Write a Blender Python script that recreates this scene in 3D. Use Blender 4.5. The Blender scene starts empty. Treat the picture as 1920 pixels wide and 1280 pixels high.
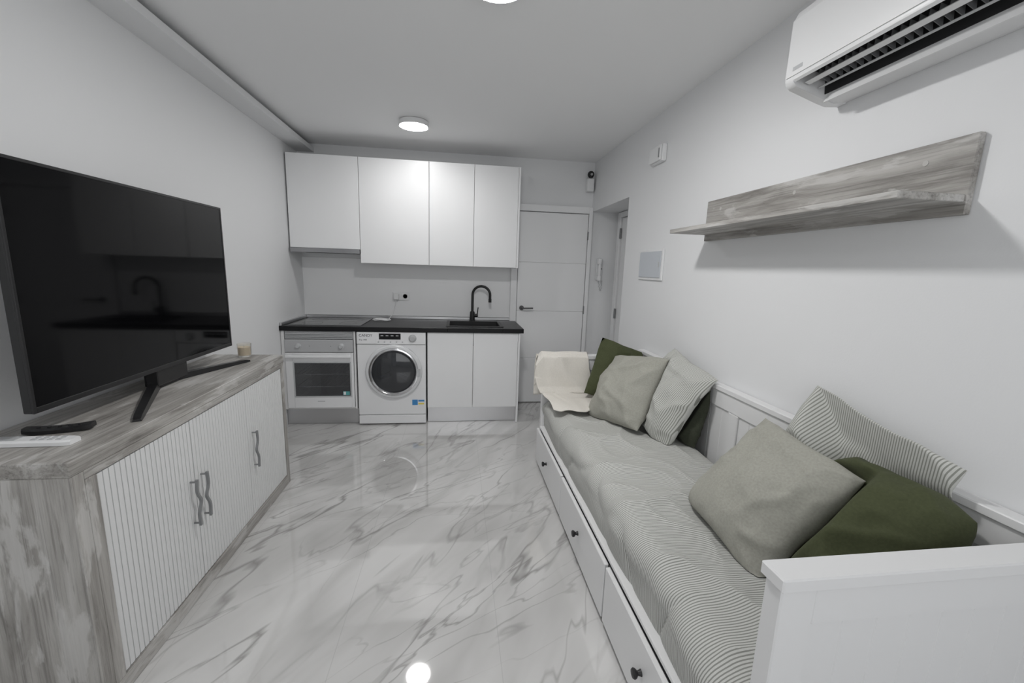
import bpy, bmesh, math, random
from mathutils import Vector, Matrix, noise
random.seed(4)
SC=bpy.context.scene; COL=SC.collection
try: SC.view_settings.view_transform='Standard'
except Exception: pass
PI=math.pi

# ------------------------------------------------------------------ materials
def new_mat(name):
    m=bpy.data.materials.new(name); m.use_nodes=True
    nt=m.node_tree; return m,nt,nt.nodes['Principled BSDF']
def mat(name,col,rough=.5,metal=0,emit=None,es=0,bump=0,bscale=200,spec=None,coat=0):
    m,nt,b=new_mat(name)
    b.inputs['Base Color'].default_value=(*col,1); b.inputs['Roughness'].default_value=rough; b.inputs['Metallic'].default_value=metal
    if spec is not None: b.inputs['Specular IOR Level'].default_value=spec
    if coat: b.inputs['Coat Weight'].default_value=coat
    if emit: b.inputs['Emission Color'].default_value=(*emit,1); b.inputs['Emission Strength'].default_value=es
    tc=nt.nodes.new('ShaderNodeTexCoord'); n=nt.nodes.new('ShaderNodeTexNoise'); n.inputs['Scale'].default_value=bscale if bump else 2.5
    nt.links.new(tc.outputs['Object'],n.inputs['Vector'])
    mp=nt.nodes.new('ShaderNodeMapRange'); mp.inputs[3].default_value=max(.02,rough-.01); mp.inputs[4].default_value=min(1,rough+.01)
    nt.links.new(n.outputs['Fac'],mp.inputs[0]); nt.links.new(mp.outputs[0],b.inputs['Roughness'])
    if bump:
        bp=nt.nodes.new('ShaderNodeBump'); bp.inputs['Strength'].default_value=bump; bp.inputs['Distance'].default_value=.002
        nt.links.new(n.outputs['Fac'],bp.inputs['Height']); nt.links.new(bp.outputs[0],b.inputs['Normal'])
    return m
def math_node(nt,op,a,b=None,c=None):
    n=nt.nodes.new('ShaderNodeMath'); n.operation=op
    for i,v in enumerate((a,b,c)):
        if v is None: continue
        if isinstance(v,(int,float)): n.inputs[i].default_value=v
        else: nt.links.new(v,n.inputs[i])
    return n.outputs[0]
def ramp(nt,src,stops):
    r=nt.nodes.new('ShaderNodeValToRGB'); e=r.color_ramp.elements
    while len(e)<len(stops): e.new(.5)
    for el,(p,c) in zip(e,stops): el.position=p; el.color=(*c,1) if len(c)==3 else c
    nt.links.new(src,r.inputs[0]); return r.outputs[0]
def mixc(nt,f,a,b):
    n=nt.nodes.new('ShaderNodeMix'); n.data_type='RGBA'
    if isinstance(f,(int,float)): n.inputs[0].default_value=f
    else: nt.links.new(f,n.inputs[0])
    for v,s in ((a,n.inputs[6]),(b,n.inputs[7])):
        if isinstance(v,tuple): s.default_value=(*v,1)
        else: nt.links.new(v,s)
    return n.outputs[2]
def marble():
    m,nt,b=new_mat('marble_tile'); L=nt.links.new
    tc=nt.nodes.new('ShaderNodeTexCoord'); obj=tc.outputs['Object']
    sep=nt.nodes.new('ShaderNodeSeparateXYZ'); L(obj,sep.inputs[0])
    tx=math_node(nt,'DIVIDE',math_node(nt,'ADD',sep.outputs[0],.43),.6); ty=math_node(nt,'DIVIDE',math_node(nt,'ADD',sep.outputs[1],.2),1.2)
    def warp(rot,sx,sy,off=0):
        a=nt.nodes.new('ShaderNodeMapping'); a.inputs['Rotation'].default_value=(0,0,rot); L(obj,a.inputs[0])
        c=nt.nodes.new('ShaderNodeMapping'); c.inputs['Scale'].default_value=(sx,sy,1); c.inputs['Location'].default_value=(off,off*.7,off*.3); L(a.outputs[0],c.inputs[0])
        return c.outputs[0]
    def vein(rot,sx,sy,ns,dist,w,off,det=4):
        n=nt.nodes.new('ShaderNodeTexNoise'); n.inputs['Scale'].default_value=ns; n.inputs['Detail'].default_value=det; n.inputs['Distortion'].default_value=dist; n.inputs['Roughness'].default_value=.5
        L(warp(rot,sx,sy,off),n.inputs['Vector'])
        a=math_node(nt,'ABSOLUTE',math_node(nt,'SUBTRACT',n.outputs['Fac'],.5))
        mr=nt.nodes.new('ShaderNodeMapRange'); mr.inputs[1].default_value=0; mr.inputs[2].default_value=w; mr.inputs[3].default_value=1; mr.inputs[4].default_value=0
        L(a,mr.inputs[0]); return mr.outputs[0]
    R=math.radians(-50)
    v1=vein(R,.36,1.7,1.5,.3,.012,0)
    v2=vein(R+.16,.36,1.9,2.4,.32,.010,5.3)
    v3=vein(R-.10,.36,1.5,1.4,.25,.090,2.1)
    v4=vein(R-.32,.36,1.6,1.7,.3,.010,9.7)
    v5=vein(R+.36,.36,1.7,2.0,.32,.009,14.2)
    def blot(s,lo,hi,off):
        n=nt.nodes.new('ShaderNodeTexNoise'); n.inputs['Scale'].default_value=s; n.inputs['Detail'].default_value=3; L(warp(R,.7,1.2,off),n.inputs['Vector'])
        mr=nt.nodes.new('ShaderNodeMapRange'); mr.inputs[1].default_value=lo; mr.inputs[2].default_value=hi; L(n.outputs['Fac'],mr.inputs[0]); return mr.outputs[0]
    base=mixc(nt,blot(1.6,.35,.75,1),(.655,.65,.643),(.54,.535,.528))
    c=mixc(nt,math_node(nt,'MULTIPLY',v3,.42),base,(.37,.364,.354))
    def lay(c,v,bl,k,col): return mixc(nt,math_node(nt,'MULTIPLY',math_node(nt,'MULTIPLY',v,bl),k),c,col)
    c=lay(c,v1,blot(2.1,.36,.60,3),.72,(.20,.193,.184))
    c=lay(c,v2,blot(1.7,.42,.62,4),.62,(.23,.222,.212))
    c=lay(c,v4,blot(1.5,.45,.62,8),.58,(.23,.222,.212))
    c=lay(c,v5,blot(1.5,.48,.64,12),.54,(.25,.242,.232))
    fx=math_node(nt,'FRACT',tx); fy=math_node(nt,'FRACT',ty)
    gx=math_node(nt,'LESS_THAN',math_node(nt,'ABSOLUTE',math_node(nt,'SUBTRACT',fx,.5)),.4975)
    gy=math_node(nt,'LESS_THAN',math_node(nt,'ABSOLUTE',math_node(nt,'SUBTRACT',fy,.5)),.4988)
    c=mixc(nt,math_node(nt,'MULTIPLY',math_node(nt,'SUBTRACT',1,math_node(nt,'MULTIPLY',gx,gy)),.30),c,(.34,.34,.34))
    L(c,b.inputs['Base Color']); b.inputs['Roughness'].default_value=.04
    b.inputs['Specular IOR Level'].default_value=1.0; b.inputs['IOR'].default_value=1.6
    return m
def wood(name,axis):
    m,nt,b=new_mat(name); L=nt.links.new
    tc=nt.nodes.new('ShaderNodeTexCoord')
    def nz(sl,sc,scale,det,dist=0,rough=.6):
        s=[sc]*3; s[axis]=sl
        mp=nt.nodes.new('ShaderNodeMapping'); mp.inputs['Scale'].default_value=s; L(tc.outputs['Object'],mp.inputs[0])
        n=nt.nodes.new('ShaderNodeTexNoise'); n.inputs['Scale'].default_value=scale; n.inputs['Detail'].default_value=det; n.inputs['Distortion'].default_value=dist; n.inputs['Roughness'].default_value=rough
        L(mp.outputs[0],n.inputs['Vector']); return n.outputs['Fac']
    a=nz(.8,6,2.2,7,.6); g=nz(.32,18,6,7,.15,.72); p=nz(1.3,5,2.6,5,.45); k=nz(.8,13,3,5,.4)
    c=ramp(nt,a,[(.30,(.18,.170,.156)),(.44,(.325,.311,.291)),(.56,(.44,.426,.404)),(.72,(.56,.55,.532))])
    gr=ramp(nt,g,[(.36,(.48,.477,.473)),(.52,(1,1,1))])
    mm=nt.nodes.new('ShaderNodeMix'); mm.data_type='RGBA'; mm.blend_type='MULTIPLY'; mm.inputs[0].default_value=.7
    L(c,mm.inputs[6]); L(gr,mm.inputs[7]); c=mm.outputs[2]
    mr=nt.nodes.new('ShaderNodeMapRange'); mr.inputs[1].default_value=.54; mr.inputs[2].default_value=.60; L(p,mr.inputs[0])
    c=mixc(nt,math_node(nt,'MULTIPLY',mr.outputs[0],.6),c,(.60,.592,.577))
    dk=nt.nodes.new('ShaderNodeMapRange'); dk.inputs[1].default_value=.63; dk.inputs[2].default_value=.69; L(k,dk.inputs[0])
    c=mixc(nt,math_node(nt,'MULTIPLY',dk.outputs[0],.5),c,(.155,.145,.13))
    L(c,b.inputs['Base Color']); b.inputs['Roughness'].default_value=.5
    bp=nt.nodes.new('ShaderNodeBump'); bp.inputs['Strength'].default_value=.15; bp.inputs['Distance'].default_value=.002; L(g,bp.inputs['Height']); L(bp.outputs[0],b.inputs['Normal'])
    return m
def fabric(name,c1,c2=None,axis=0,period=.012,duty=.4,var=.12):
    m,nt,b=new_mat(name); L=nt.links.new
    tc=nt.nodes.new('ShaderNodeTexCoord')
    n=nt.nodes.new('ShaderNodeTexNoise'); n.inputs['Scale'].default_value=900; n.inputs['Detail'].default_value=2; L(tc.outputs['Object'],n.inputs['Vector'])
    n2=nt.nodes.new('ShaderNodeTexNoise'); n2.inputs['Scale'].default_value=140; n2.inputs['Detail'].default_value=4; L(tc.outputs['Object'],n2.inputs['Vector'])
    dark=tuple(x*(1-2*var) for x in c1)
    c=mixc(nt,n2.outputs['Fac'],dark,tuple(min(1,x*(1+var)) for x in c1))
    if c2:
        sep=nt.nodes.new('ShaderNodeSeparateXYZ'); L(tc.outputs['Object'],sep.inputs[0])
        f=math_node(nt,'FRACT',math_node(nt,'DIVIDE',math_node(nt,'ADD',sep.outputs[axis],5),period))
        s=math_node(nt,'LESS_THAN',f,duty)
        c=mixc(nt,s,c,c2)
    L(c,b.inputs['Base Color']); b.inputs['Roughness'].default_value=.9; b.inputs['Sheen Weight'].default_value=.05; b.inputs['Specular IOR Level'].default_value=.1
    bp=nt.nodes.new('ShaderNodeBump'); bp.inputs['Strength'].default_value=.25; bp.inputs['Distance'].default_value=.001; L(n.outputs['Fac'],bp.inputs['Height']); L(bp.outputs[0],b.inputs['Normal'])
    return m
def glassmat(name,col,t):
    m,nt,b=new_mat(name); b.inputs['Transmission Weight'].default_value=t; b.inputs['Roughness'].default_value=.02; b.inputs['Base Color'].default_value=(*col,1); return m

M=dict(
 wall=mat('white_wall_paint',(.79,.797,.806),.6,bump=.10,bscale=160),
 ceil=mat('white_ceiling_paint',(.90,.905,.91),.7),
 floor=marble(),
 lac=mat('white_lacquer',(.84,.845,.852),.35),
 white=mat('white_satin',(.80,.80,.80),.4),
 plast=mat('white_plastic',(.80,.805,.81),.35),
 enam=mat('white_enamel',(.82,.825,.835),.25),
 psilver=mat('pale_silver_plastic',(.70,.71,.72),.25),
 silver=mat('silver_plastic',(.46,.465,.475),.3),
 grey=mat('grey_plastic',(.22,.225,.23),.4),
 dgrey=mat('dark_grey_metal',(.10,.10,.105),.4),
 lgrey=mat('light_grey_plastic',(.50,.51,.52),.35),
 cap=mat('pale_wood_cap',(.50,.49,.47),.5),
 black=mat('black_plastic',(.012,.012,.013),.35),
 mblack=mat('matt_black_metal',(.010,.010,.011),.45),
 dark=mat('dark_cavity',(.004,.004,.005),.7),
 stone=mat('black_stone_worktop',(.008,.008,.009),.34,bump=.1,bscale=260,spec=.25),
 hob=mat('black_glass',(.006,.006,.007),.05),
 screen=mat('tv_screen_glass',(.002,.002,.0025),.06,spec=.20),
 alu=mat('brushed_aluminium',(.62,.62,.63),.32,1),
 chrome=mat('chrome',(.60,.60,.61),.15,1),
 steel=mat('brushed_steel',(.36,.36,.37),.28,1),
 led=mat('light_diffuser_far',(.9,.9,.9),.5,emit=(1,.99,.98),es=58),
 led2=mat('light_diffuser_near',(.9,.9,.9),.5,emit=(1,.99,.98),es=180),
 bedw=mat('white_painted_wood',(.77,.772,.775),.38),
 tamb=mat('white_ribbed_slats',(.72,.725,.725),.4),
 woody=wood('grey_distressed_wood_along_y',1), woodz=wood('grey_distressed_wood_upright',2),
 quilt=fabric('striped_quilt_cotton',(.61,.613,.588),(.28,.284,.265),1,.0082,.40,var=.05),
 strp=fabric('striped_cushion_cotton',(.60,.604,.575),(.28,.286,.26),0,.0082,.40,var=.05),
 beige=fabric('sage_grey_linen',(.40,.397,.352),var=.13),
 green=fabric('dark_olive_cotton',(.078,.088,.046),var=.15),
 olive=fabric('grey_olive_cotton',(.060,.066,.048),var=.15),
 cream=fabric('cream_knit',(.76,.73,.675),var=.06),
 wax=mat('amber_wax',(.78,.66,.48),.5), glass=glassmat('clear_glass',(.97,.95,.90),.9), tint=glassmat('tinted_oven_glass',(.50,.51,.53),.9), smoke=glassmat('smoked_door_glass',(.26,.27,.29),.9),
 blue=mat('blue_print',(.05,.25,.55),.4), teal=mat('teal_print',(.10,.36,.36),.4), yellow=mat('yellow_print',(.8,.65,.12),.4), ink=mat('dark_print',(.03,.03,.035),.5),
 panel=mat('grey_white_panel',(.55,.58,.62),.35),
)

# ------------------------------------------------------------------ mesh helpers
WL={}
class MB:
    def __init__(s): s.v=[]; s.f=[]
    def add(s,vs,fs):
        k=len(s.v); s.v+=[Vector(v) for v in vs]; s.f+=[tuple(i+k for i in f) for f in fs]; return s
    def box(s,x0,x1,y0,y1,z0,z1,bev=.0015,seg=None):
        if seg is None: seg=1 if bev<.004 else 3
        bm=bmesh.new(); bmesh.ops.create_cube(bm,size=1)
        for v in bm.verts: v.co=Vector(((x0+x1)/2+v.co.x*(x1-x0),(y0+y1)/2+v.co.y*(y1-y0),(z0+z1)/2+v.co.z*(z1-z0)))
        if bev: bmesh.ops.bevel(bm,geom=bm.edges[:],offset=min(bev,.45*min(x1-x0,y1-y0,z1-z0)),segments=seg,affect='EDGES',profile=.5)
        bm.verts.index_update(); s.add([v.co.copy() for v in bm.verts],[[v.index for v in f.verts] for f in bm.faces]); bm.free(); return s
    def lathe(s,prof,o,ax,seg=32,closed=False):
        ax=Vector(ax).normalized(); o=Vector(o); a=ax.orthogonal().normalized(); b=ax.cross(a); vs=[]; fs=[]
        for r,h in prof:
            for k in range(seg):
                t=2*PI*k/seg; vs.append(o+ax*h+(a*math.cos(t)+b*math.sin(t))*max(r,1e-5))
        n=len(prof)
        for i in range(n-1 if not closed else n):
            j=(i+1)%n
            for k in range(seg): k2=(k+1)%seg; fs.append((i*seg+k,i*seg+k2,j*seg+k2,j*seg+k))
        if not closed: fs.append(tuple(range(seg))[::-1]); fs.append(tuple((n-1)*seg+k for k in range(seg)))
        return s.add(vs,fs)
    def cyl(s,a,b,r,seg=24,bev=.001):
        a=Vector(a); b=Vector(b); h=(b-a).length; bev=min(bev,r*.4,h*.4)
        return s.lathe([(r-bev,0),(r,bev),(r,h-bev),(r-bev,h)],a,b-a,seg)
    def tube(s,pts,r,seg=12):
        pts=[Vector(p) for p in pts]; vs=[]; fs=[]; n=len(pts); rr=r if isinstance(r,(list,tuple)) else [r]*n
        t0=(pts[1]-pts[0]).normalized(); a=t0.orthogonal().normalized()
        for i,p in enumerate(pts):
            t=(pts[min(i+1,n-1)]-pts[max(i-1,0)]).normalized(); a=(a-t*a.dot(t)).normalized(); b=t.cross(a)
            for k in range(seg): q=2*PI*k/seg; vs.append(p+(a*math.cos(q)+b*math.sin(q))*rr[i])
        for i in range(n-1):
            for k in range(seg): k2=(k+1)%seg; fs.append((i*seg+k,i*seg+k2,(i+1)*seg+k2,(i+1)*seg+k))
        fs.append(tuple(range(seg))[::-1]); fs.append(tuple((n-1)*seg+k for k in range(seg))); return s.add(vs,fs)
    def prism(s,poly,f,a,b):
        n=len(poly); vs=[f(u,v,a) for u,v in poly]+[f(u,v,b) for u,v in poly]
        fs=[(i,(i+1)%n,(i+1)%n+n,i+n) for i in range(n)]+[tuple(range(n))[::-1],tuple(range(n,2*n))]
        return s.add(vs,fs)
    def grid(s,fn,nu,nv):
        vs=[fn(i/nu,j/nv) for i in range(nu+1) for j in range(nv+1)]
        return s.add(vs,[(i*(nv+1)+j,(i+1)*(nv+1)+j,(i+1)*(nv+1)+j+1,i*(nv+1)+j+1) for i in range(nu) for j in range(nv)])
    def build(s,name,m,parent=None,label=None,cat=None,group=None,kind=None,ang=35):
        if parent is not None: o0=WL[parent]
        else:
            xs=[v.x for v in s.v]; ys=[v.y for v in s.v]; zs=[v.z for v in s.v]
            o0=Vector(((min(xs)+max(xs))/2,(min(ys)+max(ys))/2,min(zs)))
            if kind=='structure': o0=Vector((0,0,0))
        me=bpy.data.meshes.new(name); me.from_pydata([v-o0 for v in s.v],[],s.f)
        bm=bmesh.new(); bm.from_mesh(me); bmesh.ops.recalc_face_normals(bm,faces=bm.faces); bm.to_mesh(me); bm.free()
        me.polygons.foreach_set('use_smooth',[True]*len(me.polygons)); me.set_sharp_from_angle(angle=math.radians(ang))
        me.materials.append(M[m]); o=bpy.data.objects.new(name,me); COL.objects.link(o)
        if ang==35:
            wn=o.modifiers.new('weighted_normal','WEIGHTED_NORMAL'); wn.keep_sharp=True; wn.weight=100
        if parent is not None: o.parent=parent
        else: o.location=o0
        WL[o]=o0
        tag(o,label,cat,group,kind); return o
def tag(o,label=None,cat=None,group=None,kind=None):
    for k,v in (('label',label),('category',cat),('group',group),('kind',kind)):
        if v: o[k]=v
def thing(name,label,cat,loc,group=None):
    o=bpy.data.objects.new(name,None); COL.objects.link(o); o.location=loc; o.empty_display_size=.05; WL[o]=Vector(loc); tag(o,label,cat,group); return o
def text(txt,size,f,name,m,parent):
    cu=bpy.data.curves.new('t','FONT'); cu.body=txt; cu.size=size; cu.extrude=.0004; cu.align_x='LEFT'
    t=bpy.data.objects.new('t',cu); COL.objects.link(t); dg=bpy.context.evaluated_depsgraph_get(); me=bpy.data.meshes.new_from_object(t.evaluated_get(dg))
    b=MB(); b.add([f(v.co.x,v.co.y,v.co.z) for v in me.vertices],[tuple(p.vertices) for p in me.polygons])
    bpy.data.objects.remove(t); bpy.data.meshes.remove(me)
    return b.build(name,m,parent)

# ------------------------------------------------------------------ dimensions
L=-1.452; R=1.35; B=4.2276; K=3.6276; H=2.46; REAR=-1.3; U=K+.2887; ZT=.875
def struct(name,m,mb,parent=None): return mb.build(name,m,parent,kind='structure' if parent is None else None)
struct('floor','floor',MB().box(L-.2,1.85,REAR-.1,B+.15,-.1,0,0))
struct('ceiling','ceil',MB().box(L-.2,1.85,REAR-.1,B+.15,H,H+.1,0))
struct('wall_left','wall',MB().box(L-.15,L,REAR,B,0,H,0))
struct('wall_back','wall',MB().box(L-.15,1.8,B,B+.12,0,H,0))
struct('wall_rear','wall',MB().box(L-.15,1.8,REAR-.1,REAR,0,H,0))
struct('wall_right','wall',MB().box(R,1.8,REAR,3.30,0,H,0).box(R,1.8,3.30,B,1.99,H,0))
struct('wall_recess','wall',MB().box(1.65,1.8,3.30,B,0,1.99,0))
struct('trim_1','wall',MB().box(L,-1.30,REAR,B,2.385,2.412,0).box(-1.325,-1.30,REAR,B,2.412,2.425,0))
struct('trim_2','lac',MB().box(L,L+2.02,B-.008,B,ZT+.03,1.45,.001))
# inner door
d=MB(); zz=[.006,.49,.98,1.47,1.96]
for a,b_ in zip(zz,zz[1:]): d.box(.605,1.305,B-.035,B-.012,a+.002,b_-.002,.003)
d.box(.607,1.303,B-.029,B-.014,.01,1.95,0)
dr=struct('door_1','lac',d)
MB().box(.535,.60,B-.045,B-.001,0,2.03,.003).box(1.31,R-.002,B-.045,B-.001,0,2.03,.003).box(.60,1.31,B-.045,B-.001,1.965,2.03,.003).build('door_frame','lac',dr)
MB().cyl((.655,B-.035,1.01),(.655,B-.045,1.01),.024).tube([(.655,B-.04,1.01),(.655,B-.085,1.01),(.668,B-.09,1.01),(.765,B-.09,1.012)],.008).build('door_handle','dgrey',dr,label='dark grey lever handle')
for z in (.25,1.0,1.75): MB().cyl((1.309,B-.04,z-.04),(1.309,B-.04,z+.04),.007).build('hinge','grey',dr)
# entrance door in the recess
e=struct('door_2','lac',MB().box(1.625,1.65,3.42,4.09,.005,1.93,.003))
MB().box(1.605,1.65,4.10,4.17,0,1.985,.003).box(1.605,1.65,3.34,3.41,0,1.985,.003).box(1.605,1.65,3.41,4.10,1.935,1.985,.003).build('door_frame','lac',e)
for z in (.25,.98,1.78): MB().cyl((1.612,4.095,z-.05),(1.612,4.095,z+.05),.011).build('hinge','grey',e,label='grey metal hinge')

# ------------------------------------------------------------------ ceiling lights
def lamp(x,y,label,m):
    t=thing('ceiling_light',label,'ceiling light',(x,y,H))
    MB().lathe([(.102,0),(.108,-.004),(.110,-.036),(.106,-.040),(.101,-.036)],(x,y,H),(0,0,1),48).build('rim','plast',t)
    MB().lathe([(.101,-.030),(.101,-.039),(.085,-.041),(.05,-.042),(.0,-.042)],(x,y,H),(0,0,1),48).build('diffuser',m,t)
lamp(-.33,3.41,'round white ceiling light glowing in front of the wall cabinets','led')
lamp(.14,1.72,'round ceiling light cut by the top edge of the photo','led2')

# ------------------------------------------------------------------ kitchen
def wallcab(x0,x1,z0,doors,label,side=False):
    t=thing('wall_cabinet',label,'cabinet',((x0+x1)/2,(U+B)/2,z0),'white wall cabinets over the worktop')
    b=MB().box(x0+.001,x1-.001,U+.021,B-.009,z0,2.3016,.001); b.build('body','white',t)
    n=len(doors)-1
    for a,c in zip(doors,doors[1:]):
        MB().box(a+.0018,c-.0018,U,U+.019,z0-.003 if n else z0,2.3016,.0015).build('door','lac',t)
    if side: MB().box(x1,x1+.018,U-.002,B-.009,z0-.005,2.3016,.0015).build('side_panel','lac',t)
wallcab(L+.012,L+.6,1.5279,[L+.012,L+.6],'short white wall cabinet above the cooker hood')
wallcab(L+.6,L+1.2,1.411,[L+.6,L+1.2],'single wide-door white wall cabinet above the washing machine')
wallcab(L+1.2,L+2.0,1.411,[L+1.2,L+1.6,L+2.0],'two-door white wall cabinet above the black tap',True)
h=thing('cooker_hood','slim steel pull-out cooker hood under the short wall cabinet','cooker hood',(L+.3,U+.1,1.480))
MB().box(L+.02,L+.595,U+.012,B-.02,1.492,1.524,.002).build('body','lgrey',h)
MB().box(L+.014,L+.598,U-.014,U+.012,1.484,1.524,.003).build('front_strip','steel',h,label='brushed steel front strip')
MB().box(L+.08,L+.54,U+.04,B-.08,1.486,1.492,.001).build('filter','grey',h)

def basecab(x0,x1,label,doors,side):
    t=thing('base_cabinet',label,'cabinet',((x0+x1)/2,K+.3,0))
    b=MB().box(x0,x0+.016,K+.02,B-.01,.15,.834).box(x1-.016,x1,K+.02,B-.01,.15,.834).box(x0+.016,x1-.016,K+.02,B-.01,.15,.166).box(x0+.016,x1-.016,B-.02,B-.01,.166,.834)
    b.build('body','white',t)
    for a,c in doors: MB().box(a+.0018,c-.0018,K,K+.019,.152,.832,.0015).build('door','lac',t)
    MB().box(x0,x1,K+.05,K+.065,.002,.148,.001).build('plinth','alu',t,label='brushed aluminium plinth')
    if side: MB().box(x1,x1+.018,K-.002,B-.01,.001,.834,.0015).build('side_panel','lac',t)
    return t
basecab(L+1.2,L+2.0,'two-door white base cabinet under the black sink',[(L+1.2,L+1.6),(L+1.6,L+2.0)],True)
t=thing('base_cabinet','oven housing cabinet with aluminium plinth beside the left wall','cabinet',(L+.3,K+.3,0))
MB().box(L+.004,L+.030,K+.0,B-.01,.15,.834).box(L+.584,L+.598,K+.0,B-.01,.15,.834).box(L+.03,L+.584,K+.02,B-.01,.145,.160).build('body','white',t)
MB().box(L+.004,L+.598,K+.045,K+.06,.002,.143,.001).build('plinth','alu',t,label='brushed aluminium plinth')
# oven
ox0,ox1=L+.034,L+.580; oc=(ox0+ox1)/2
o=thing('oven','white built-in oven with two knobs and dark window','oven',(oc,K+.25,.161))
MB().box(ox0,ox1,K+.02,B-.1,.60,.832,.002).box(ox0,ox1,K+.02,B-.1,.162,.22,.002).box(ox0,ox0+.04,K+.02,B-.1,.22,.60,.001).box(ox1-.04,ox1,K+.02,B-.1,.22,.60,.001).box(ox0+.04,ox1-.04,B-.15,B-.1,.22,.60,.001).build('body','enam',o)
MB().box(ox0+.041,ox0+.046,K+.025,B-.151,.221,.599,0).box(ox1-.046,ox1-.041,K+.025,B-.151,.221,.599,0).box(ox0+.046,ox1-.046,B-.157,B-.151,.221,.599,0).box(ox0+.046,ox1-.046,K+.025,B-.157,.221,.226,0).box(ox0+.046,ox1-.046,K+.025,B-.157,.594,.599,0).build('cavity','grey',o,label='dark grey oven cavity')
for z in (.34,.45):
    rk=MB().cyl((ox0+.05,K+.04,z),(ox1-.05,K+.04,z),.005,10)
    for k in range(12): rk.cyl((ox0+.06+k*.0386,K+.04,z),(ox0+.06+k*.0386,B-.17,z),.0025,8)
    rk.build('rack','chrome',o,label='bright wire rack')
g=MB().box(ox0,ox1,K+.008,K+.019,.765,.834,.001)
for k in range(5): g.box(ox0+.004,ox1-.004,K-.006,K+.010,.770+k*.0125,.778+k*.0125,.001)
g.build('vent_grille','lgrey',o)
MB().box(ox0,ox1,K-.016,K+.019,.655,.762,.003).build('control_panel','silver',o,label='silver grey control strip')
for x in (-1.31,-.965):
    MB().lathe([(.024,0),(.024,.004),(.018,.007),(.016,.022),(.014,.025),(0,.025)],(x,K-.016,.708),(0,-1,0),28).build('knob','lgrey',o)
for x in (-1.22,-1.05): MB().cyl((x,K-.0162,.708),(x,K-.0185,.708),.004,12,.0005).build('indicator_light','grey',o)
gx0,gx1,gz0,gz1=-1.360,-.892,.262,.572
dd=MB().box(ox0,gx0,K-.016,K+.019,.166,.650,.003).box(gx1,ox1,K-.016,K+.019,.166,.650,.003).box(gx0,gx1,K-.016,K+.019,.166,gz0,.003).box(gx0,gx1,K-.016,K+.019,gz1,.650,.003).build('door','enam',o)
MB().box(gx0+.001,gx1-.001,K-.012,K-.006,gz0+.001,gz1-.001,0).build('window','tint',dd,label='tinted glass oven window')
MB().box(gx0,gx0+.010,K-.018,K-.008,gz0,gz1,.001).box(gx1-.010,gx1,K-.018,K-.008,gz0,gz1,.001).box(gx0+.010,gx1-.010,K-.018,K-.008,gz1-.010,gz1,.001).box(gx0+.010,gx1-.010,K-.018,K-.008,gz0,gz0+.010,.001).build('window_frame','lgrey',dd)
MB().box(ox0+.01,ox1-.01,K-.055,K-.038,.612,.634,.006).box(ox0+.03,ox0+.05,K-.04,K-.014,.614,.632).box(ox1-.05,ox1-.03,K-.04,K-.014,.614,.632).build('handle','enam',dd)
MB().box(-.965,-.910,K-.0135,K-.0125,.279,.312,0).build('sticker','teal',dd,label='small teal and white energy sticker')
MB().box(-.961,-.942,K-.0142,K-.0137,.282,.309,0).build('sticker_print','plast',dd)
MB().box(oc-.03,oc+.03,K-.0168,K-.0161,.222,.230,0).build('badge','lgrey',dd)
# washing machine
wx0,wx1=L+.612,L+1.188; wc=(wx0+wx1)/2; wy=K-.005
w=thing('washing_machine','white front-loading washing machine between the oven and the base cabinet','washing machine',(wc,wy+.28,0))
MB().box(wx0,wx1,wy+.012,B-.05,.012,.832,.008).build('body','enam',w)
MB().box(wx0,wx1,wy-.004,wy+.012,.095,.722,.006).build('front_panel','enam',w)
MB().box(wx0,wx1,wy-.004,wy+.012,.012,.090,.005).build('kick_panel','enam',w)
MB().box(wx0,wx1,wy-.012,wy+.012,.727,.832,.006).build('control_panel','enam',w)
MB().box(wx0+.008,wx0+.165,wy-.015,wy-.011,.735,.826,.004).build('detergent_drawer','enam',w)
MB().box(-.655,-.475,wy-.0145,wy-.0115,.770,.822,.003).build('display','hob',w,label='black touch display')
for k in range(4): MB().box(-.64+k*.042,-.618+k*.042,wy-.0155,wy-.0145,.800,.806,0).build('display_icon','lgrey',w)
MB().lathe([(.034,0),(.034,.004),(.027,.006),(.024,.022),(.020,.025),(0,.025)],(-.375,wy-.012,.782),(0,-1,0),28).build('dial','silver',w)
for k in range(5): MB().cyl((-.66+k*.05,wy-.0115,.748),(-.66+k*.05,wy-.0145,.748),.007,14,.0005).build('button','lgrey',w)
text('CANDY',.032,lambda x,y,z:(wx0+.020+x*1.0,wy-.0155-z,.794+y),'logo','ink',w)
text('8 kg  1400',.015,lambda x,y,z:(wx0+.022+x,wy-.0155-z,.762+y),'capacity_print','ink',w)
dc=(wc+.018,wy-.004,.488)
dw=MB().lathe([(.238,0),(.240,.010),(.236,.024),(.228,.032),(.212,.034),(.200,.026),(.194,.012),(.194,.0)],dc,(0,-1,0),56,True).build('door','psilver',w,label='pale silver door ring')
MB().lathe([(.212,.032),(.208,.040),(.196,.042),(.184,.034),(.178,.020),(.190,.012)],dc,(0,-1,0),56,True).build('door_ring','chrome',dw,label='slim bright porthole ring')
MB().lathe([(.180,.022),(.172,.033),(.126,.044),(.06,.049),(0,.050),(0,.047),(.06,.046),(.124,.041),(.168,.030),(.176,.022)],dc,(0,-1,0),56,True).build('door_glass','smoke',dw,label='dark domed porthole glass')
MB().lathe([(.188,.001),(.188,.004),(.160,.012),(.132,.010),(.11,.004),(.0,.003)],dc,(0,-1,0),48).build('drum','grey',w,label='dim drum seen through the porthole')
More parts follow.
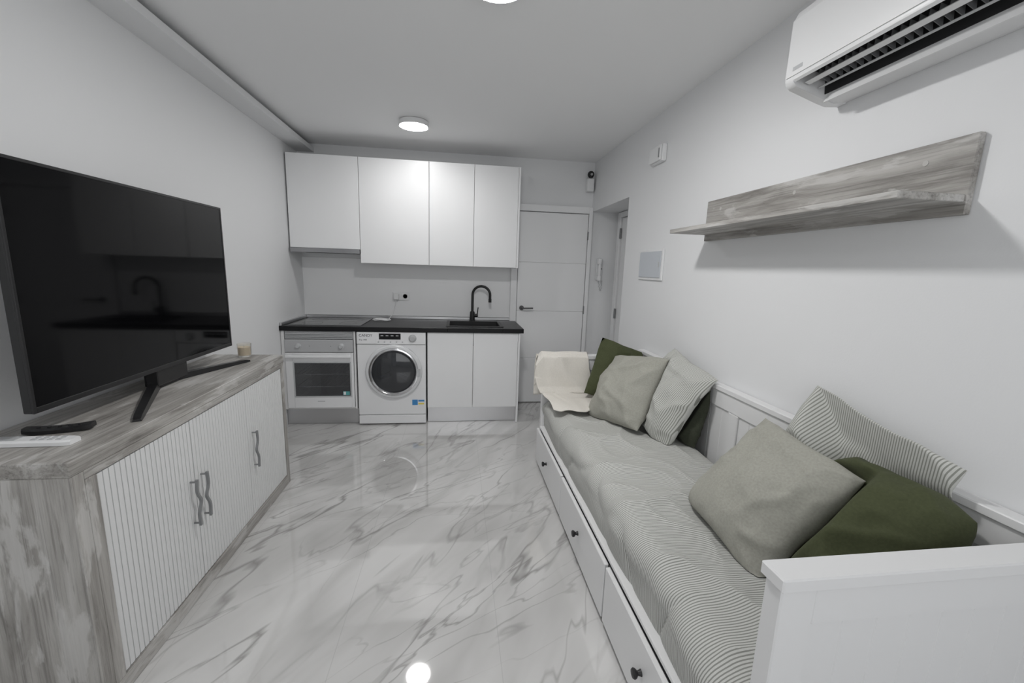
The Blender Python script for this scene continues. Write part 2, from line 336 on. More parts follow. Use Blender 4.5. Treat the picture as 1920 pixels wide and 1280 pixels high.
for k in range(3):
    a=PI/2+k*2*PI/3; ca,sa=math.cos(a),math.sin(a)
    MB().prism([(.05,-.012),(.125,-.02),(.125,.02),(.05,.012)],lambda u,v,w_:(dc[0]+u*ca-v*sa,dc[1]-w_,dc[2]+u*sa+v*ca),.003,.011).build('drum_paddle','lgrey',w)
MB().box(dc[0]+.198,dc[0]+.226,wy-.046,wy-.034,.45,.52,.004).build('door_handle','lgrey',dw)
MB().box(-.385,-.275,wy-.0052,wy-.0042,.178,.232,0).build('sticker','plast',w,label='blue, white and yellow energy sticker')
MB().box(-.383,-.335,wy-.0058,wy-.0052,.180,.230,0).build('sticker_blue','blue',w)
MB().box(-.330,-.280,wy-.0058,wy-.0052,.186,.200,0).build('sticker_yellow','yellow',w)
MB().box(-.330,-.278,wy-.0058,wy-.0052,.212,.228,0).build('sticker_print','blue',w)
for x in (wx0+.06,wx1-.06):
    for y in (wy+.07,B-.12): MB().cyl((x,y,0),(x,y,.014),.02,16).build('foot','black',w)
# worktop with sink opening
sx0,sx1,sy0,sy1=-.075,.405,3.715,4.075
wt=thing('worktop','long black stone-effect worktop over the oven, washer and cabinets','worktop',(L+1.0,K+.3,.835))
MB().box(L+.002,sx0,K-.02,B-.002,.836,ZT,.002).box(sx1,L+2.045,K-.02,B-.002,.836,ZT,.002).box(sx0,sx1,K-.02,sy0,.836,ZT,.002).box(sx0,sx1,sy1,B-.002,.836,ZT,.002).build('slab','stone',wt)
MB().box(L+.02,L+2.03,B-.022,B-.009,ZT,ZT+.028,.003).box(L+.002,L+.020,K-.01,B-.009,ZT,ZT+.028,.003).build('upstand_strip','alu',wt,label='aluminium sealing strip along the wall')
s=thing('sink','square black inset sink below the black tap','sink',((sx0+sx1)/2,(sy0+sy1)/2,.70))
MB().box(sx0-.018,sx0+.012,sy0-.018,sy1+.018,ZT,ZT+.006,.002).box(sx1-.012,sx1+.018,sy0-.018,sy1+.018,ZT,ZT+.006,.002).box(sx0+.012,sx1-.012,sy0-.018,sy0+.012,ZT,ZT+.006,.002).box(sx0+.012,sx1-.012,sy1-.012,sy1+.018,ZT,ZT+.006,.002).build('rim','mblack',s)
MB().box(sx0+.002,sx0+.012,sy0+.002,sy1-.002,.70,ZT,.001).box(sx1-.012,sx1-.002,sy0+.002,sy1-.002,.70,ZT,.001).box(sx0+.012,sx1-.012,sy0+.002,sy0+.012,.70,ZT,.001).box(sx0+.012,sx1-.012,sy1-.012,sy1-.002,.70,ZT,.001).box(sx0+.012,sx1-.012,sy0+.012,sy1-.012,.70,.71,.001).build('basin','mblack',s)
MB().lathe([(.04,0),(.04,.003),(.03,.004),(0,.002)],((sx0+sx1)/2,(sy0+sy1)/2,.710),(0,0,1),24).build('drain','chrome',s)
tx,ty=.155,4.145
f=thing('kitchen_tap','tall black gooseneck kitchen tap behind the sink','tap',(tx,ty,ZT))
MB().lathe([(.030,0),(.030,.006),(.025,.010),(.024,.085),(.018,.095)],(tx,ty,ZT),(0,0,1),28).build('base','mblack',f)
pts=[(tx,ty,ZT+.09),(tx,ty,ZT+.26)]
for k in range(1,17):
    a=PI*k/16; pts.append((tx+.085*(1-math.cos(a)),ty-.04*(1-math.cos(a))/2,ZT+.26+.085*math.sin(a)))
pts.append((pts[-1][0],pts[-1][1],ZT+.215))
MB().tube(pts,.0125,16).build('spout','mblack',f)
MB().cyl((pts[-1][0],pts[-1][1],ZT+.19),(pts[-1][0],pts[-1][1],ZT+.225),.0150,18).build('nozzle','mblack',f)
MB().cyl((tx+.015,ty,ZT+.055),(tx+.055,ty,ZT+.055),.016,18).tube([(tx+.048,ty,ZT+.06),(tx+.052,ty,ZT+.10),(tx+.056,ty-.004,ZT+.135)],.005,10).build('lever','mblack',f)
hb=thing('hob','flush black glass hob on the worktop above the oven','hob',(L+.34,3.92,ZT))
MB().box(L+.06,L+.64,3.67,4.16,ZT+.0005,ZT+.006,.002).build('glass_plate','hob',hb)
for x,y,r in ((-1.25,3.80,.085),(-.95,3.80,.07),(-1.25,4.03,.07),(-.95,4.03,.09)):
    MB().lathe([(r,0),(r,.0005),(r-.004,.0005),(r-.004,0)],(x,y,ZT+.0062),(0,0,1),40,True).build('cooking_zone','grey',hb)
MB().box(L+.058,L+.642,3.667,3.671,ZT+.0005,ZT+.0065,.0005).build('edge_trim','steel',hb)
# socket, charger, cable
so=thing('wall_socket','white double wall socket on the splashback above the washing machine','socket',(-.545,B-.008,1.06))
MB().box(-.625,-.465,B-.018,B-.008,1.058,1.14,.003).build('frame','plast',so)
for x in (-.586,-.504):
    q=MB().lathe([(.030,0),(.030,.003),(.022,.003),(.020,-.004),(0,-.004)],(x,B-.018,1.099),(0,-1,0),28).build('outlet','plast',so)
    for dx in (-.009,.009): MB().cyl((x+dx,B-.0141,1.099),(x+dx,B-.016,1.099),.0035,10,.0003).build('pin_hole','ink',q)
ch=thing('charger_plug','white charger plugged into the left half of the double socket','charger',(-.586,B-.03,1.07))
MB().box(-.610,-.562,B-.060,B-.022,1.066,1.126,.006).build('plug','plast',ch)
MB().tube([(-.586,B-.05,1.07),(-.590,B-.055,1.03),(-.60,B-.06,.98),(-.625,B-.07,.92),(-.645,B-.09,.888),(-.655,B-.12,.882),(-.66,B-.15,.882)],.0028,8).build('cord','plast',ch)
co=[]
for k in range(70):
    a=k*.42; co.append((-.70+.075*math.cos(a)*(1+.12*math.sin(k*.7)),4.02+.035*math.sin(a)*(1+.1*math.cos(k*.9)),ZT+.0075+.014*k/70+.003*math.sin(k*1.3)))
MB().tube(co,.0036,8).build('cable_coil','plast',label='small white coiled cable lying on the worktop beside the hob',cat='cable')

# ------------------------------------------------------------------ TV cabinet
cx,cy0,cy1,cz=-1.054,1.211,2.658,.836
c=thing('tv_cabinet','grey wood-effect sideboard with three white ribbed doors along left wall','sideboard',(-1.25,1.93,0))
MB().box(L+.004,cx,cy0,cy1,.792,cz,.002).build('top_board','woody',c)
MB().box(L+.004,cx-.002,cy0+.002,cy0+.045,.001,.791,.002).build('side_panel','woodz',c)
MB().box(L+.004,cx-.002,cy1-.036,cy1-.002,.001,.791,.002).build('side_panel','woodz',c)
MB().box(cx-.03,cx-.002,cy0+.045,cy0+.085,.06,.762,.001).build('front_stile','woodz',c)
MB().box(cx-.03,cx-.002,cy0+.045,cy1-.036,.763,.791,.001).build('front_rail','woody',c)
MB().box(cx-.03,cx-.002,cy0+.045,cy1-.036,.001,.059,.001).build('plinth_rail','woody',c)
MB().box(L+.006,L+.014,cy0+.045,cy1-.036,.03,.79,0).build('back_panel','woodz',c)
dy0=cy0+.087; dwid=(cy1-.038-dy0)/3
for i in range(3):
    a=dy0+i*dwid+.0015; b_=a+dwid-.003
    m=MB().box(cx-.024,cx-.012,a,b_,.062,.760,.001); n=20; p=(b_-a)/n
    for k in range(n): m.box(cx-.014,cx-.006,a+k*p+.0012,a+(k+1)*p-.0012,.064,.758,.0025,2)
    dro=m.build('door','tamb',c)
    hy=[b_-.038,a+.042,a+.048][i]; sg=[1,-1,-1][i]; zc=.42
    path=[]
    for k in range(33):
        q=k/32*2-1
        path.append((q*.100,sg*(.028*math.exp(-(q/.34)**2)-.006*math.cos(q*PI))))
    poly=[(y+.005,z) for z,y in path]+[(y-.005,z) for z,y in path[::-1]]
    hm=MB().prism(poly,lambda u,v,w_:(cx+w_,hy+u,zc+v),.014,.023)
    for q in (-.09,.09): hm.cyl((cx-.008,hy+sg*.006,zc+q),(cx+.016,hy+sg*.006,zc+q),.004,10)
    hm.build('handle','grey',dro,label='slim wavy dark grey handle')
# TV
tX=-1.25; ty0,ty1,tz0,tz1=1.36,2.48,.925,1.668
t=thing('television','large black flat-screen television standing on the sideboard','television',(tX,1.92,cz))
MB().box(tX-.030,tX-.004,ty0,ty1,tz0,tz1,.003).box(tX-.06,tX-.028,ty0+.2,ty1-.2,tz0+.05,tz1-.28,.003).build('casing','black',t)
MB().box(tX-.006,tX+.001,ty0,ty0+.010,tz0,tz1,.001).box(tX-.006,tX+.001,ty1-.010,ty1,tz0,tz1,.001).box(tX-.006,tX+.001,ty0+.01,ty1-.01,tz1-.010,tz1,.001).box(tX-.006,tX+.001,ty0+.01,ty1-.01,tz0,tz0+.018,.001).build('bezel','black',t)
MB().box(tX-.006,tX-.001,ty0+.010,ty1-.010,tz0+.018,tz1-.010,0).build('screen','screen',t,label='glossy dark screen')
def foot(tip):
    ap=Vector((-1.335,2.0,cz)); tp=Vector((*tip,cz)); dv=(tp-ap).normalized(); sd=Vector((-dv.y,dv.x,0))
    m=MB(); vs=[]
    for q,hh,wd in ((0,.03,.022),(.5,.024,.018),(.93,.016,.015),(1,.009,.013)):
        p=ap+(tp-ap)*q
        vs+=[p+sd*wd+Vector((0,0,.001)),p-sd*wd+Vector((0,0,.001)),p-sd*wd*.8+Vector((0,0,hh)),p+sd*wd*.8+Vector((0,0,hh))]
    fs=[(i*4+k,i*4+(k+1)%4,i*4+4+(k+1)%4,i*4+4+k) for i in range(3) for k in range(4)]+[(0,1,2,3),(12,13,14,15)]
    m.add(vs,fs).build('stand_foot','black',t)
foot((-1.095,1.525)); foot((-1.165,2.47))
MB().box(-1.345,tX-.03,1.94,2.06,cz+.004,tz0+.08,.003).box(-1.31,tX-.012,1.90,2.10,cz+.02,tz0+.01,.003).build('stand_neck','black',t)
# remotes
def remote(name,label,c0,c1,wd,m,curve,parts):
    c0=Vector((*c0,cz)); c1=Vector((*c1,cz)); ax=(c1-c0); ln=ax.length; ax.normalize(); sd=Vector((-ax.y,ax.x,0)); mid=(c0+c1)/2
    r=thing(name,label,'remote control',mid); b=MB(); n=14; vs=[]; fs=[]
    for i in range(n+1):
        q=i/n*2-1; e=math.sqrt(max(0,1-abs(q)**6)); ww=wd/2*(.75+.25*e); zl=curve*(q*q)
        p=mid+ax*(q*ln/2)
        for s_,z in ((-1,.001+zl),(1,.001+zl),(1.0,.012+zl),(.75,.017+zl),(-.75,.017+zl),(-1,.012+zl)): vs.append(p+sd*s_*ww+Vector((0,0,z)))
    for i in range(n):
        for k in range(6): fs.append((i*6+k,i*6+(k+1)%6,i*6+6+(k+1)%6,i*6+6+k))
    fs+= [tuple(range(6)),tuple(n*6+k for k in range(6))]
    b.add(vs,fs).build('body',m,r); parts(r,mid,ax,sd,ln)
def wparts(r,mid,ax,sd,ln):
    def pt(u,v,z): return mid+ax*u+sd*v+Vector((0,0,z))
    def patch(u0,u1,v0,v1,z0,z1,nm,m): 
        MB().prism([(u0,v0),(u1,v0),(u1,v1),(u0,v1)],lambda u,v,w_:pt(u,v,w_),z0,z1).build(nm,m,r)
    patch(-.095,-.04,-.016,.016,.0165,.0185,'display','lgrey')
    for k in range(4):
        for j in (-1,1): patch(.0+k*.022,.014+k*.022,j*.009-.005,j*.009+.005,.0165,.019,'button','lgrey')
def bparts(r,mid,ax,sd,ln):
    for k in range(5):
        u=-.05+k*.025; MB().cyl(mid+ax*u+Vector((0,0,.016+.006*(u/ln*2)**2)),mid+ax*u+Vector((0,0,.0195+.006*(u/ln*2)**2)),.005,12,.0005).build('button','black',r)
remote('remote_control','white remote control lying at the near end of the sideboard',(-1.36,1.350),(-1.145,1.352),.05,'plast',0,wparts)
remote('remote_control','slim curved black remote control lying below the television',(-1.345,1.425),(-1.185,1.472),.042,'black',.006,bparts)
cd=thing('candle','small cream candle in a clear glass at far end of the sideboard','candle',(-1.245,2.60,cz))
MB().lathe([(.032,.001),(.035,.006),(.037,.078),(.0345,.078),(.0325,.010),(.0,.008)],(-1.245,2.60,cz),(0,0,1),32).build('glass_cup','glass',cd)
MB().lathe([(.0,.0095),(.0318,.011),(.0332,.058),(.0,.056)],(-1.245,2.60,cz),(0,0,1),32).build('wax','wax',cd)
MB().cyl((-1.245,2.60,cz+.056),(-1.245,2.60,cz+.068),.0012,6,.0002).build('wick','ink',cd)

# ------------------------------------------------------------------ daybed
bx0=.61; yn0,yn1=.61,.66; yf0,yf1=2.80,2.85; zn,zf,zb=.85,.81,.86
bd=thing('daybed','white painted daybed with three front drawers along the right wall','daybed',(1.0,1.73,0))
def arm(y0,y1,z):
    p=MB(); n=8; a=bx0+.075; wd=(R-.045-a)/n
    for k in range(n): p.box(a+k*wd+.0002,a+(k+1)*wd-.0002,y0+.012,y1-.012,.10,z-.105,.0018)
    p.box(a,R-.045,y0+.0137,y1-.0137,.10,z-.105,0)
    e=p.build('end_panel','bedw',bd)
    MB().box(bx0,bx0+.075,y0+.003,y1-.003,.001,z-.028,.003).build('post','bedw',e)
    MB().box(R-.045,R-.004,y0+.003,y1-.003,.001,z-.028,.003).build('post','bedw',e)
    MB().box(bx0+.075,R-.045,y0+.005,y1-.005,z-.11,z-.028,.002).build('rail','bedw',e)
    MB().box(bx0+.075,R-.045,y0+.005,y1-.005,.04,.10,.002).build('rail','bedw',e)
    MB().box(bx0-.008,R-.002,y0-.006,y1+.004,z-.028,z,.003).build('cap','bedw',e)
arm(yn0,yn1,zn); arm(yf0,yf1,zf)
p=MB(); n=22; wd=(yf0-yn1)/n
for k in range(n): p.box(1.318,1.334,yn1+k*wd+.0003,yn1+(k+1)*wd-.0003,.30,zb-.10,.0018)
p.box(1.320,1.338,yn1,yf0,.28,zb-.09,0)
bp=p.build('back_panel','bedw',bd)
MB().box(1.308,1.340,yn1,yf0,zb-.11,zb-.025,.003).build('rail','bedw',bp)
MB().box(1.308,1.340,yn1,yf0,.26,.33,.003).build('rail','bedw',bp)
MB().box(1.308,1.340,1.70,1.77,.33,zb-.11,.003).build('stile','bedw',bp)
MB().box(1.298,R-.004,yn1,yf0,zb-.025,zb,.003).build('cap','bedw',bp)
MB().box(.604,.66,yn1+.002,yf0-.002,.272,.29,.003).build('front_rail','bedw',bd)
MB().box(.66,1.315,yn1+.002,yf0-.002,.268,.289,.001).build('slat_base','bedw',bd)
yb=[.70,1.395,2.11,yf1-.01]
for i in range(3):
    y0,y1=yb[i]+.007,yb[i+1]-.007
    m=MB().box(.588,.606,y0,y1,.022,.262,.003).box(.606,1.28,y0+.03,y1-.03,.03,.045,.001).box(.606,1.28,y0+.03,y0+.045,.045,.22,.001).box(.606,1.28,y1-.045,y1-.03,.045,.22,.001).box(1.268,1.28,y0+.045,y1-.045,.045,.22,.001)
    dro=m.build('drawer','bedw',bd)
    kz=.155; ky=(y0+y1)/2
    MB().lathe([(.011,0),(.009,.004),(.007,.012),(.014,.018),(.016,.024),(.013,.029),(0,.031)],(.588,ky,kz),(-1,0,0),24).build('knob','mblack',dro,label='small round black knob')
# mattress with striped cover
mx0,mx1,my0,my1,mz0,mz1=.620,1.296,yn1+.006,yf0-.006,.291,.500
sec=[]
r=.090
for k in range(10): sec.append((mx0+.012-.010*math.sin(k/10*PI/2),mz0+k*(mz1-mz0-r)/10))
for k in range(11): a=PI-k*PI/20; sec.append((mx0+r+math.cos(a)*r,mz1-r+math.sin(a)*r))
for k in range(1,60): sec.append((mx0+r+(mx1-mx0-2*r)*k/60,mz1))
for k in range(9): a=PI/2-k*PI/16; sec.append((mx1-r+math.cos(a)*r,mz1-r+math.sin(a)*r))
for k in range(3,-1,-1): sec.append((mx1,mz0+k*(mz1-mz0-r)/4))
NS=len(sec); vs=[]; fs=[]; NY=300
def ridge(v): return (1-abs(noise.noise(v)))**6
def bump(x,y):
    w1=noise.noise(Vector((x*2.4,y*2.2,3)))*.019+noise.noise(Vector((x*6,y*5,7)))*.009
    return w1+(ridge(Vector((x*2.6+y*1.0,y*2.0-x*1.6,11)))-.3)*.017+(ridge(Vector((x*5+y*3,y*3.4-x*2.4,31)))-.3)*.010
for j in range(NY+1):
    q=j/NY; y=my0+(my1-my0)*q; e=min(q,1-q)*(my1-my0); dn=.03*max(0,1-e/.05)**2
    for x,z in sec:
        hgt=(z-mz0)/(mz1-mz0)
        fr=max(0,1-(x-mx0)/.16)
        xx=x+fr*(noise.noise(Vector((2,y*3.2,z*5)))*.032-.012+(ridge(Vector((z*2.5+y,y*4,21)))-.3)*.024)*(.30+.70*hgt)
        xx=max(xx,.598) if x<.75 else xx
        yy=y+.010*noise.noise(Vector((x*4,y*3,17)))*min(1,e/.06)
        vs.append((xx,yy,z+(bump(x,y)-dn)*hgt**2))
for j in range(NY):
    for k in range(NS-1): fs.append((j*NS+k,j*NS+k+1,(j+1)*NS+k+1,(j+1)*NS+k))
    fs.append((j*NS+NS-1,j*NS,(j+1)*NS,(j+1)*NS+NS-1))
fs+= [tuple(range(NS)),tuple(NY*NS+k for k in range(NS))]
MB().add(vs,fs).build('mattress','quilt',label='mattress under a grey and white finely striped cover on the daybed',cat='mattress',ang=60)

# ------------------------------------------------------------------ cushions
def cushion(label,m,center,normal,size,thick,rot=0,seed=0,group=None,sag=.15,slump=0,rnd=.035,crease=1.0):
    n=64; w=size/2; vs=[]; fs=[]; idx={}
    def thk(x,y): return max(0,(1-x*x)*(1-y*y))**.48*(1-sag*y)
    def bnd(x,y): return -.20*size*slump*(y-.1)**2*(1 if y>.1 else 0)*2-.05*size*(x*x)+.018*noise.noise(Vector((x*1.2,y*1.2,seed*5.)))
    def P(i,j,s):
        x=math.sin((i/n*2-1)*PI/2*.98)/math.sin(PI/2*.98); y=math.sin((j/n*2-1)*PI/2*.98)/math.sin(PI/2*.98)
        px=x*(1-.09*(1-y*y)); py=y*(1-.09*(1-x*x))
        cr=max(0,abs(x*y)-.55)/.45; px*=1-rnd*cr; py*=1-rnd*cr
        t=thk(x,y)*(1+.18*noise.noise(Vector((x*1.4+seed*3.1,y*1.4,s*2+seed))))
        ed=min(1,t*1.6)
        wr=(ridge(Vector((x*1.5+seed*2.3,y*1.5+s*3,seed*1.7)))-.3)*.017*ed*crease+(ridge(Vector((x*3.0+seed,y*2.4+s,seed*2.9)))-.3)*.008*ed*crease+noise.noise(Vector((x*5+seed,y*5,s*5)))*.003*ed
        wr-=.012*max(0,abs(x*y)-.4)*2*abs(math.sin(7*math.atan2(abs(y),abs(x))))*ed
        rad=noise.noise(Vector((math.atan2(y,x)*3.0,seed*2.0,0)))*.009*max(0,max(abs(x),abs(y))-.6)
        return Vector((px*w*(1+rad*4),py*w*(1+rad*4),s*(thick/2*t)+wr*s+bnd(x,y)))
    for s in (1,-1):
        for i in range(n+1):
            for j in range(n+1):
                bd_=i in(0,n) or j in(0,n)
                if s==-1 and bd_: idx[(i,j,s)]=idx[(i,j,1)]; continue
                idx[(i,j,s)]=len(vs); vs.append(P(i,j,s))
        for i in range(n):
            for j in range(n): fs.append((idx[(i,j,s)],idx[(i+1,j,s)],idx[(i+1,j+1,s)],idx[(i,j+1,s)]))
    nn=Vector(normal).normalized(); up=Vector((0,0,1)); v=(up-nn*up.dot(nn)).normalized(); u=v.cross(nn)
    ca,sa=math.cos(rot),math.sin(rot); u2=u*ca+v*sa; v2=v*ca-u*sa
    mw=Matrix((u2,v2,nn)).transposed().to_4x4(); mw.translation=Vector(center)
    return dict(label=label,m=m,mw=mw,vs=[mw@p for p in vs],nf=(n+1)**2,fs=fs,group=group,w=w,thick=thick,thk=thk,bnd=bnd)
def tuck(b,a):            # the cushion behind (b) gives way to the one in front (a), easing off past its edge
    inv=a['mw'].inverted(); w=a['w']*.97
    for i,p in enumerate(b['vs']):
        q=inv@p; x,y=q.x/w,q.y/w; mm_=max(abs(x),abs(y))
        if mm_<1.7:
            xc,yc=max(-1,min(1,x)),max(-1,min(1,y))
            lim=a['bnd'](xc,yc)-a['thick']/2*1.12*a['thk'](xc,yc)-.010*max(0,min(1,3*(1-mm_)))-(0 if i<b['nf'] else .006)
            if mm_>1: lim+=(mm_-1)*w*1.3
            if q.z>lim:
                q.z=lim; b['vs'][i]=a['mw']@q
def settle(b,ymax=2.74):  # pressed by the mattress, the back panel and the arms
    for i,p in enumerate(b['vs']):
        fr=i<b['nf']; zf_=mz1+bump(p.x,p.y)+.003
        xl=1.293 if p.z<zb+.004 else 1.293+min(.045,(p.z-zb-.004)*1.5)
        b['vs'][i]=Vector((min(p.x,xl-(.007 if fr else 0)),min(max(p.y,yn1+.008),ymax),max(p.z,zf_)))
def finish(b):
    inv=b['mw'].inverted(); me=bpy.data.meshes.new('cushion'); me.from_pydata([inv@p for p in b['vs']],[],b['fs'])
    bm=bmesh.new(); bm.from_mesh(me)
    for _ in range(2): bmesh.ops.smooth_vert(bm,verts=bm.verts,factor=.5,use_axis_x=True,use_axis_y=True,use_axis_z=True)
    bmesh.ops.recalc_face_normals(bm,faces=bm.faces); bm.to_mesh(me); bm.free()
    me.polygons.foreach_set('use_smooth',[True]*len(me.polygons)); me.materials.append(M[b['m']])
    o=bpy.data.objects.new('cushion',me); COL.objects.link(o); o.matrix_world=b['mw']; tag(o,b['label'],'cushion',b['group'])
G1='cushions at the far end of the daybed'; G2='cushions at the near end of the daybed'
c1=cushion('dark olive cushion leaning on the far arm beside the cream throw','green',(1.13,2.67,.705),(0,-1,.28),.43,.16,-.34,1,G1,rnd=.05)
c2=cushion('dark grey-olive cushion mostly hidden behind the far striped cushion','olive',(1.245,2.06,.665),(-1,0,.18),.36,.12,.0,2,G1,rnd=.1)
c3=cushion('finely striped cushion at the far end behind the sage grey one','strp',(1.165,2.12,.735),(-1,-.06,.42),.49,.17,-.18,3,G1,slump=.2,rnd=.07,crease=1.3)
c4=cushion('sage grey linen cushion in front of the far striped cushion','beige',(1.015,2.35,.700),(-1,-.22,.66),.49,.20,.20,4,G1,rnd=.06,crease=1.3)
c5=cushion('finely striped cushion at the near end leaning on the back panel','strp',(1.195,1.10,.755),(-1,0,.28),.53,.18,-.18,5,G2,rnd=.08,crease=.7)
c6=cushion('dark olive cushion against the near arm of the daybed','green',(1.125,.945,.705),(-.72,.12,.68),.43,.30,.08,6,G2,rnd=.15,crease=1.7)
c7=cushion('sage grey linen cushion leaning in front of the near striped cushion','beige',(1.04,1.205,.680),(-1,.02,.76),.47,.19,-.07,7,G2,rnd=.06,crease=1.1)
for b_ in (c1,c2,c3,c4,c5,c6,c7): settle(b_)
tuck(c1,c4); tuck(c3,c4); tuck(c2,c3); tuck(c6,c7); tuck(c5,c7); tuck(c5,c6)
for b_ in (c1,c2,c3,c4,c5,c6,c7): settle(b_); finish(b_)
# throw
path=[(2.868,.50),(2.868,.62),(2.868,.74),(2.866,.80),(2.852,.822),(2.825,.826),(2.798,.822),(2.784,.80),(2.780,.74),(2.776,.66),(2.765,.59),(2.735,.547),(2.69,.533),(2.62,.531),(2.54,.531),(2.45,.529)]
def thr(u,v):
    k=u*(len(path)-1); i=min(int(k),len(path)-2); fr=k-i
    y=path[i][0]*(1-fr)+path[i+1][0]*fr; z=path[i][1]*(1-fr)+path[i+1][1]*fr
    sp=max(0,(u-.55))*.18
    x0=.560+.018*math.sin(u*9)+sp*.55; x1=.945+sp+.025*math.sin(u*9+1)
    x=x0+(x1-x0)*v+.02*noise.noise(Vector((u*4,v*4,9)))
    fold=.5+.5*math.sin(v*9+2.6*math.sin(u*3.4)+noise.noise(Vector((v*2,u*3,1)))*3)
    fold=.8*fold**1.4+.2*(.5+.5*math.sin(v*21-u*7+noise.noise(Vector((v*5,u*4,3)))*3))
    amp=.017*fold
    if u<.24: y+=amp
    elif u<.46: z+=amp*.3
    elif u<.72: y-=amp*1.5; z+=amp*.3
    else: z+=amp*.9; y-=(.06*math.sin(v*4.5)+.03*noise.noise(Vector((v*6,1,4))))*(u-.72)/.28
    if x<.60 and .2<u<.6: z-=(.60-x)*1.3
    return Vector((x,y,z))
th=MB().grid(thr,120,110).build('throw_blanket','cream',label='cream throw blanket draped over the far arm of the daybed',cat='blanket',ang=80)
sm=th.modifiers.new('thickness','SOLIDIFY'); sm.thickness=.004; sm.offset=1

# ------------------------------------------------------------------ right wall things
sh=thing('wall_shelf','grey wood-effect wall shelf with tall back board above the daybed','shelf',(1.25,1.57,1.58))
MB().box(1.330,R-.001,.98,2.17,1.580,1.786,.002).build('back_board','woody',sh)
MB().box(1.126,1.330,.985,2.165,1.612,1.632,.002).build('shelf_board','woody',sh)
for y in (1.10,1.575,2.05): MB().cyl((1.330,y,1.735),(1.3285,y,1.735),.008,18,.0005).build('screw_cap','cap',sh)
ac=thing('air_conditioner','white split air conditioner mounted above the wall shelf','air conditioner',(1.24,1.0,2.0))
ya,yb_=.56,1.455
full=[(R-.001,2.008),(R-.001,2.300),(1.185,2.303),(1.150,2.290),(1.136,2.262),(1.131,2.08),(1.136,2.060),(1.152,2.046),(1.26,2.014),(1.30,2.004)]
slot=[(R-.001,2.012),(R-.001,2.300),(1.185,2.303),(1.150,2.290),(1.136,2.262),(1.131,2.08),(1.134,2.066),(1.142,2.060),(1.150,2.066),(1.164,2.115),(1.256,2.096),(1.262,2.026),(1.274,2.012),(1.31,2.006)]
fxz=lambda u,v,w_:(u,w_,v)
MB().prism(slot,fxz,ya+.05,yb_-.035).prism(full,fxz,ya,ya+.05).prism(full,fxz,yb_-.035,yb_).build('body','plast',ac)
MB().prism([(1.128,2.078),(1.1285,2.258),(1.133,2.262),(1.1315,2.078)],fxz,ya+.01,yb_-.006).build('front_panel','plast',ac)
MB().prism([(1.1272,2.092),(1.1274,2.104),(1.1288,2.104),(1.1286,2.092)],fxz,yb_-.075,yb_-.035).build('badge','lgrey',ac,label='small grey mark')
MB().prism([(1.151,2.068),(1.165,2.1135),(1.255,2.0948),(1.261,2.030),(1.258,2.030),(1.252,2.090),(1.168,2.108),(1.155,2.067)],fxz,ya+.052,yb_-.037).build('outlet','dark',ac,label='deep dark air outlet')
MB().prism([(1.170,2.057),(1.171,2.0595),(1.190,2.0545),(1.189,2.052)],fxz,ya+.06,yb_-.045).build('vane','plast',ac,label='slim open louvre vane')
MB().prism([(1.222,2.045),(1.223,2.047),(1.231,2.0447),(1.230,2.0427)],fxz,ya+.06,yb_-.045).build('vane','lgrey',ac,label='slim grey louvre vane')
MB().prism([(1.259,2.027),(1.264,2.028),(1.250,1.998),(1.247,1.999)],fxz,ya+.06,yb_-.05).build('flap','plast',ac,label='open white louvre flap')
y=ya+.09
while y<yb_-.06:
    MB().prism([(1.205,2.076),(1.207,2.096),(1.248,2.088),(1.252,2.056)],fxz,y,y+.002).build('fin','grey',ac); y+=.024
bpnl=thing('fuse_box','pale grey flush fuse box cover on the right wall','fuse box',(R-.01,2.81,1.355))
MB().box(R-.012,R-.0,2.63,2.99,1.352,1.563,.003).build('frame','plast',bpnl)
MB().box(R-.018,R-.012,2.65,2.97,1.370,1.547,.003).build('cover','panel',bpnl)
MB().box(R-.021,R-.018,2.66,2.675,1.44,1.475,.001).build('latch','lgrey',bpnl)
jb=thing('junction_box','small white plastic box high on the right wall','junction box',(R-.02,2.81,2.125))
MB().box(R-.032,R-.0,2.73,2.90,2.128,2.235,.006).build('base','plast',jb)
MB().box(R-.046,R-.032,2.735,2.895,2.133,2.230,.006).build('cover','plast',jb)
MB().box(R-.048,R-.046,2.745,2.757,2.15,2.21,.001).build('grille','grey',jb)
sc=thing('security_camera','small white security camera with black head near the ceiling corner','security camera',(1.30,B-.03,2.18))
MB().box(1.262,1.334,B-.07,B-.0,2.175,2.30,.012).build('base','plast',sc)
MB().lathe([(.0,-.034),(.018,-.030),(.030,-.014),(.033,.0),(.030,.016),(.016,.030),(0,.033)],(1.296,B-.055,2.335),(0,0,1),24).build('head','black',sc,label='round black camera head')
MB().cyl((1.296,B-.080,2.332),(1.293,B-.092,2.330),.013,18).build('lens','hob',sc)
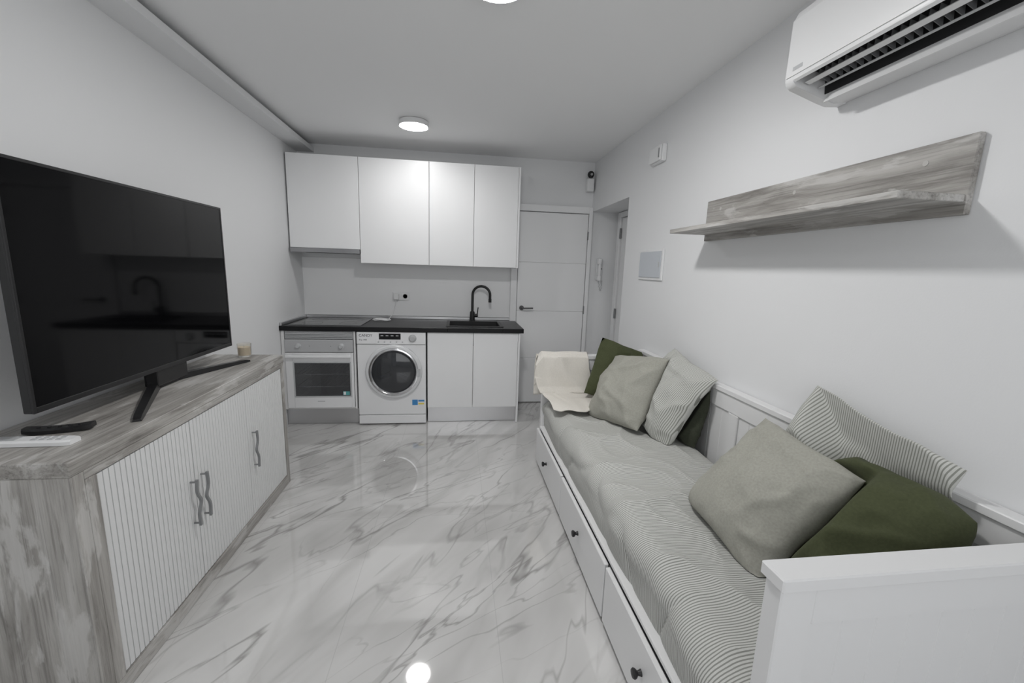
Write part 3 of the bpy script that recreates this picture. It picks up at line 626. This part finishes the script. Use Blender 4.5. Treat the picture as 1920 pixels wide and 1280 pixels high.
ic=thing('intercom_handset','slim white wall intercom handset with hanging cord in the entrance recess','intercom',(1.46,B-.02,1.25))
MB().box(1.424,1.492,B-.022,B-.0,1.31,1.53,.006).build('base','psilver',ic)
MB().box(1.430,1.466,B-.066,B-.022,1.47,1.532,.010).box(1.430,1.466,B-.066,B-.022,1.304,1.36,.010).box(1.436,1.461,B-.062,B-.044,1.35,1.48,.006).build('handset','enam',ic)
MB().box(1.473,1.486,B-.025,B-.022,1.42,1.435,.001).build('button','grey',ic)
cpts=[(1.449+.035*math.sin(q/20*PI*.5)+.004*math.cos(q*2.2),B-.04+.004*math.sin(q*2.2),1.308-.10*math.sin(q/20*PI)) for q in range(0,21)]
MB().tube(cpts,.004,8).build('cord','lgrey',ic)

# ------------------------------------------------------------------ camera, world
yaw,pit,rol,hc,fp=.1350,.1732,.0324,1.40,779.3
F=Vector((math.sin(yaw)*math.cos(pit),math.cos(yaw)*math.cos(pit),-math.sin(pit))); R0=Vector((math.cos(yaw),-math.sin(yaw),0)); U0=R0.cross(F)
Rc=R0*math.cos(rol)+U0*math.sin(rol); Uc=U0*math.cos(rol)-R0*math.sin(rol)
cam=bpy.data.cameras.new('camera'); cam.sensor_fit='HORIZONTAL'; cam.sensor_width=36; cam.lens=fp/1920*36; cam.clip_start=.02
co_=bpy.data.objects.new('camera',cam); COL.objects.link(co_)
mw=Matrix((Rc,Uc,-F)).transposed().to_4x4(); mw.translation=Vector((0,0,hc)); co_.matrix_world=mw; SC.camera=co_
wd_=bpy.data.worlds.new('world'); SC.world=wd_; wd_.use_nodes=True; wd_.node_tree.nodes['Background'].inputs[0].default_value=(.6,.63,.66,1); wd_.node_tree.nodes['Background'].inputs[1].default_value=.3
al=bpy.data.lights.new('rear_fill_light','AREA'); al.shape='RECTANGLE'; al.size=1.8; al.size_y=1.6; al.energy=17; al.color=(.98,.99,1)  # added low-power fill lamp; the rear wall has no window
ao=bpy.data.objects.new('rear_fill_light',al); COL.objects.link(ao); ao.location=(0,REAR+.05,1.5); ao.rotation_euler=(PI/2,0,0)
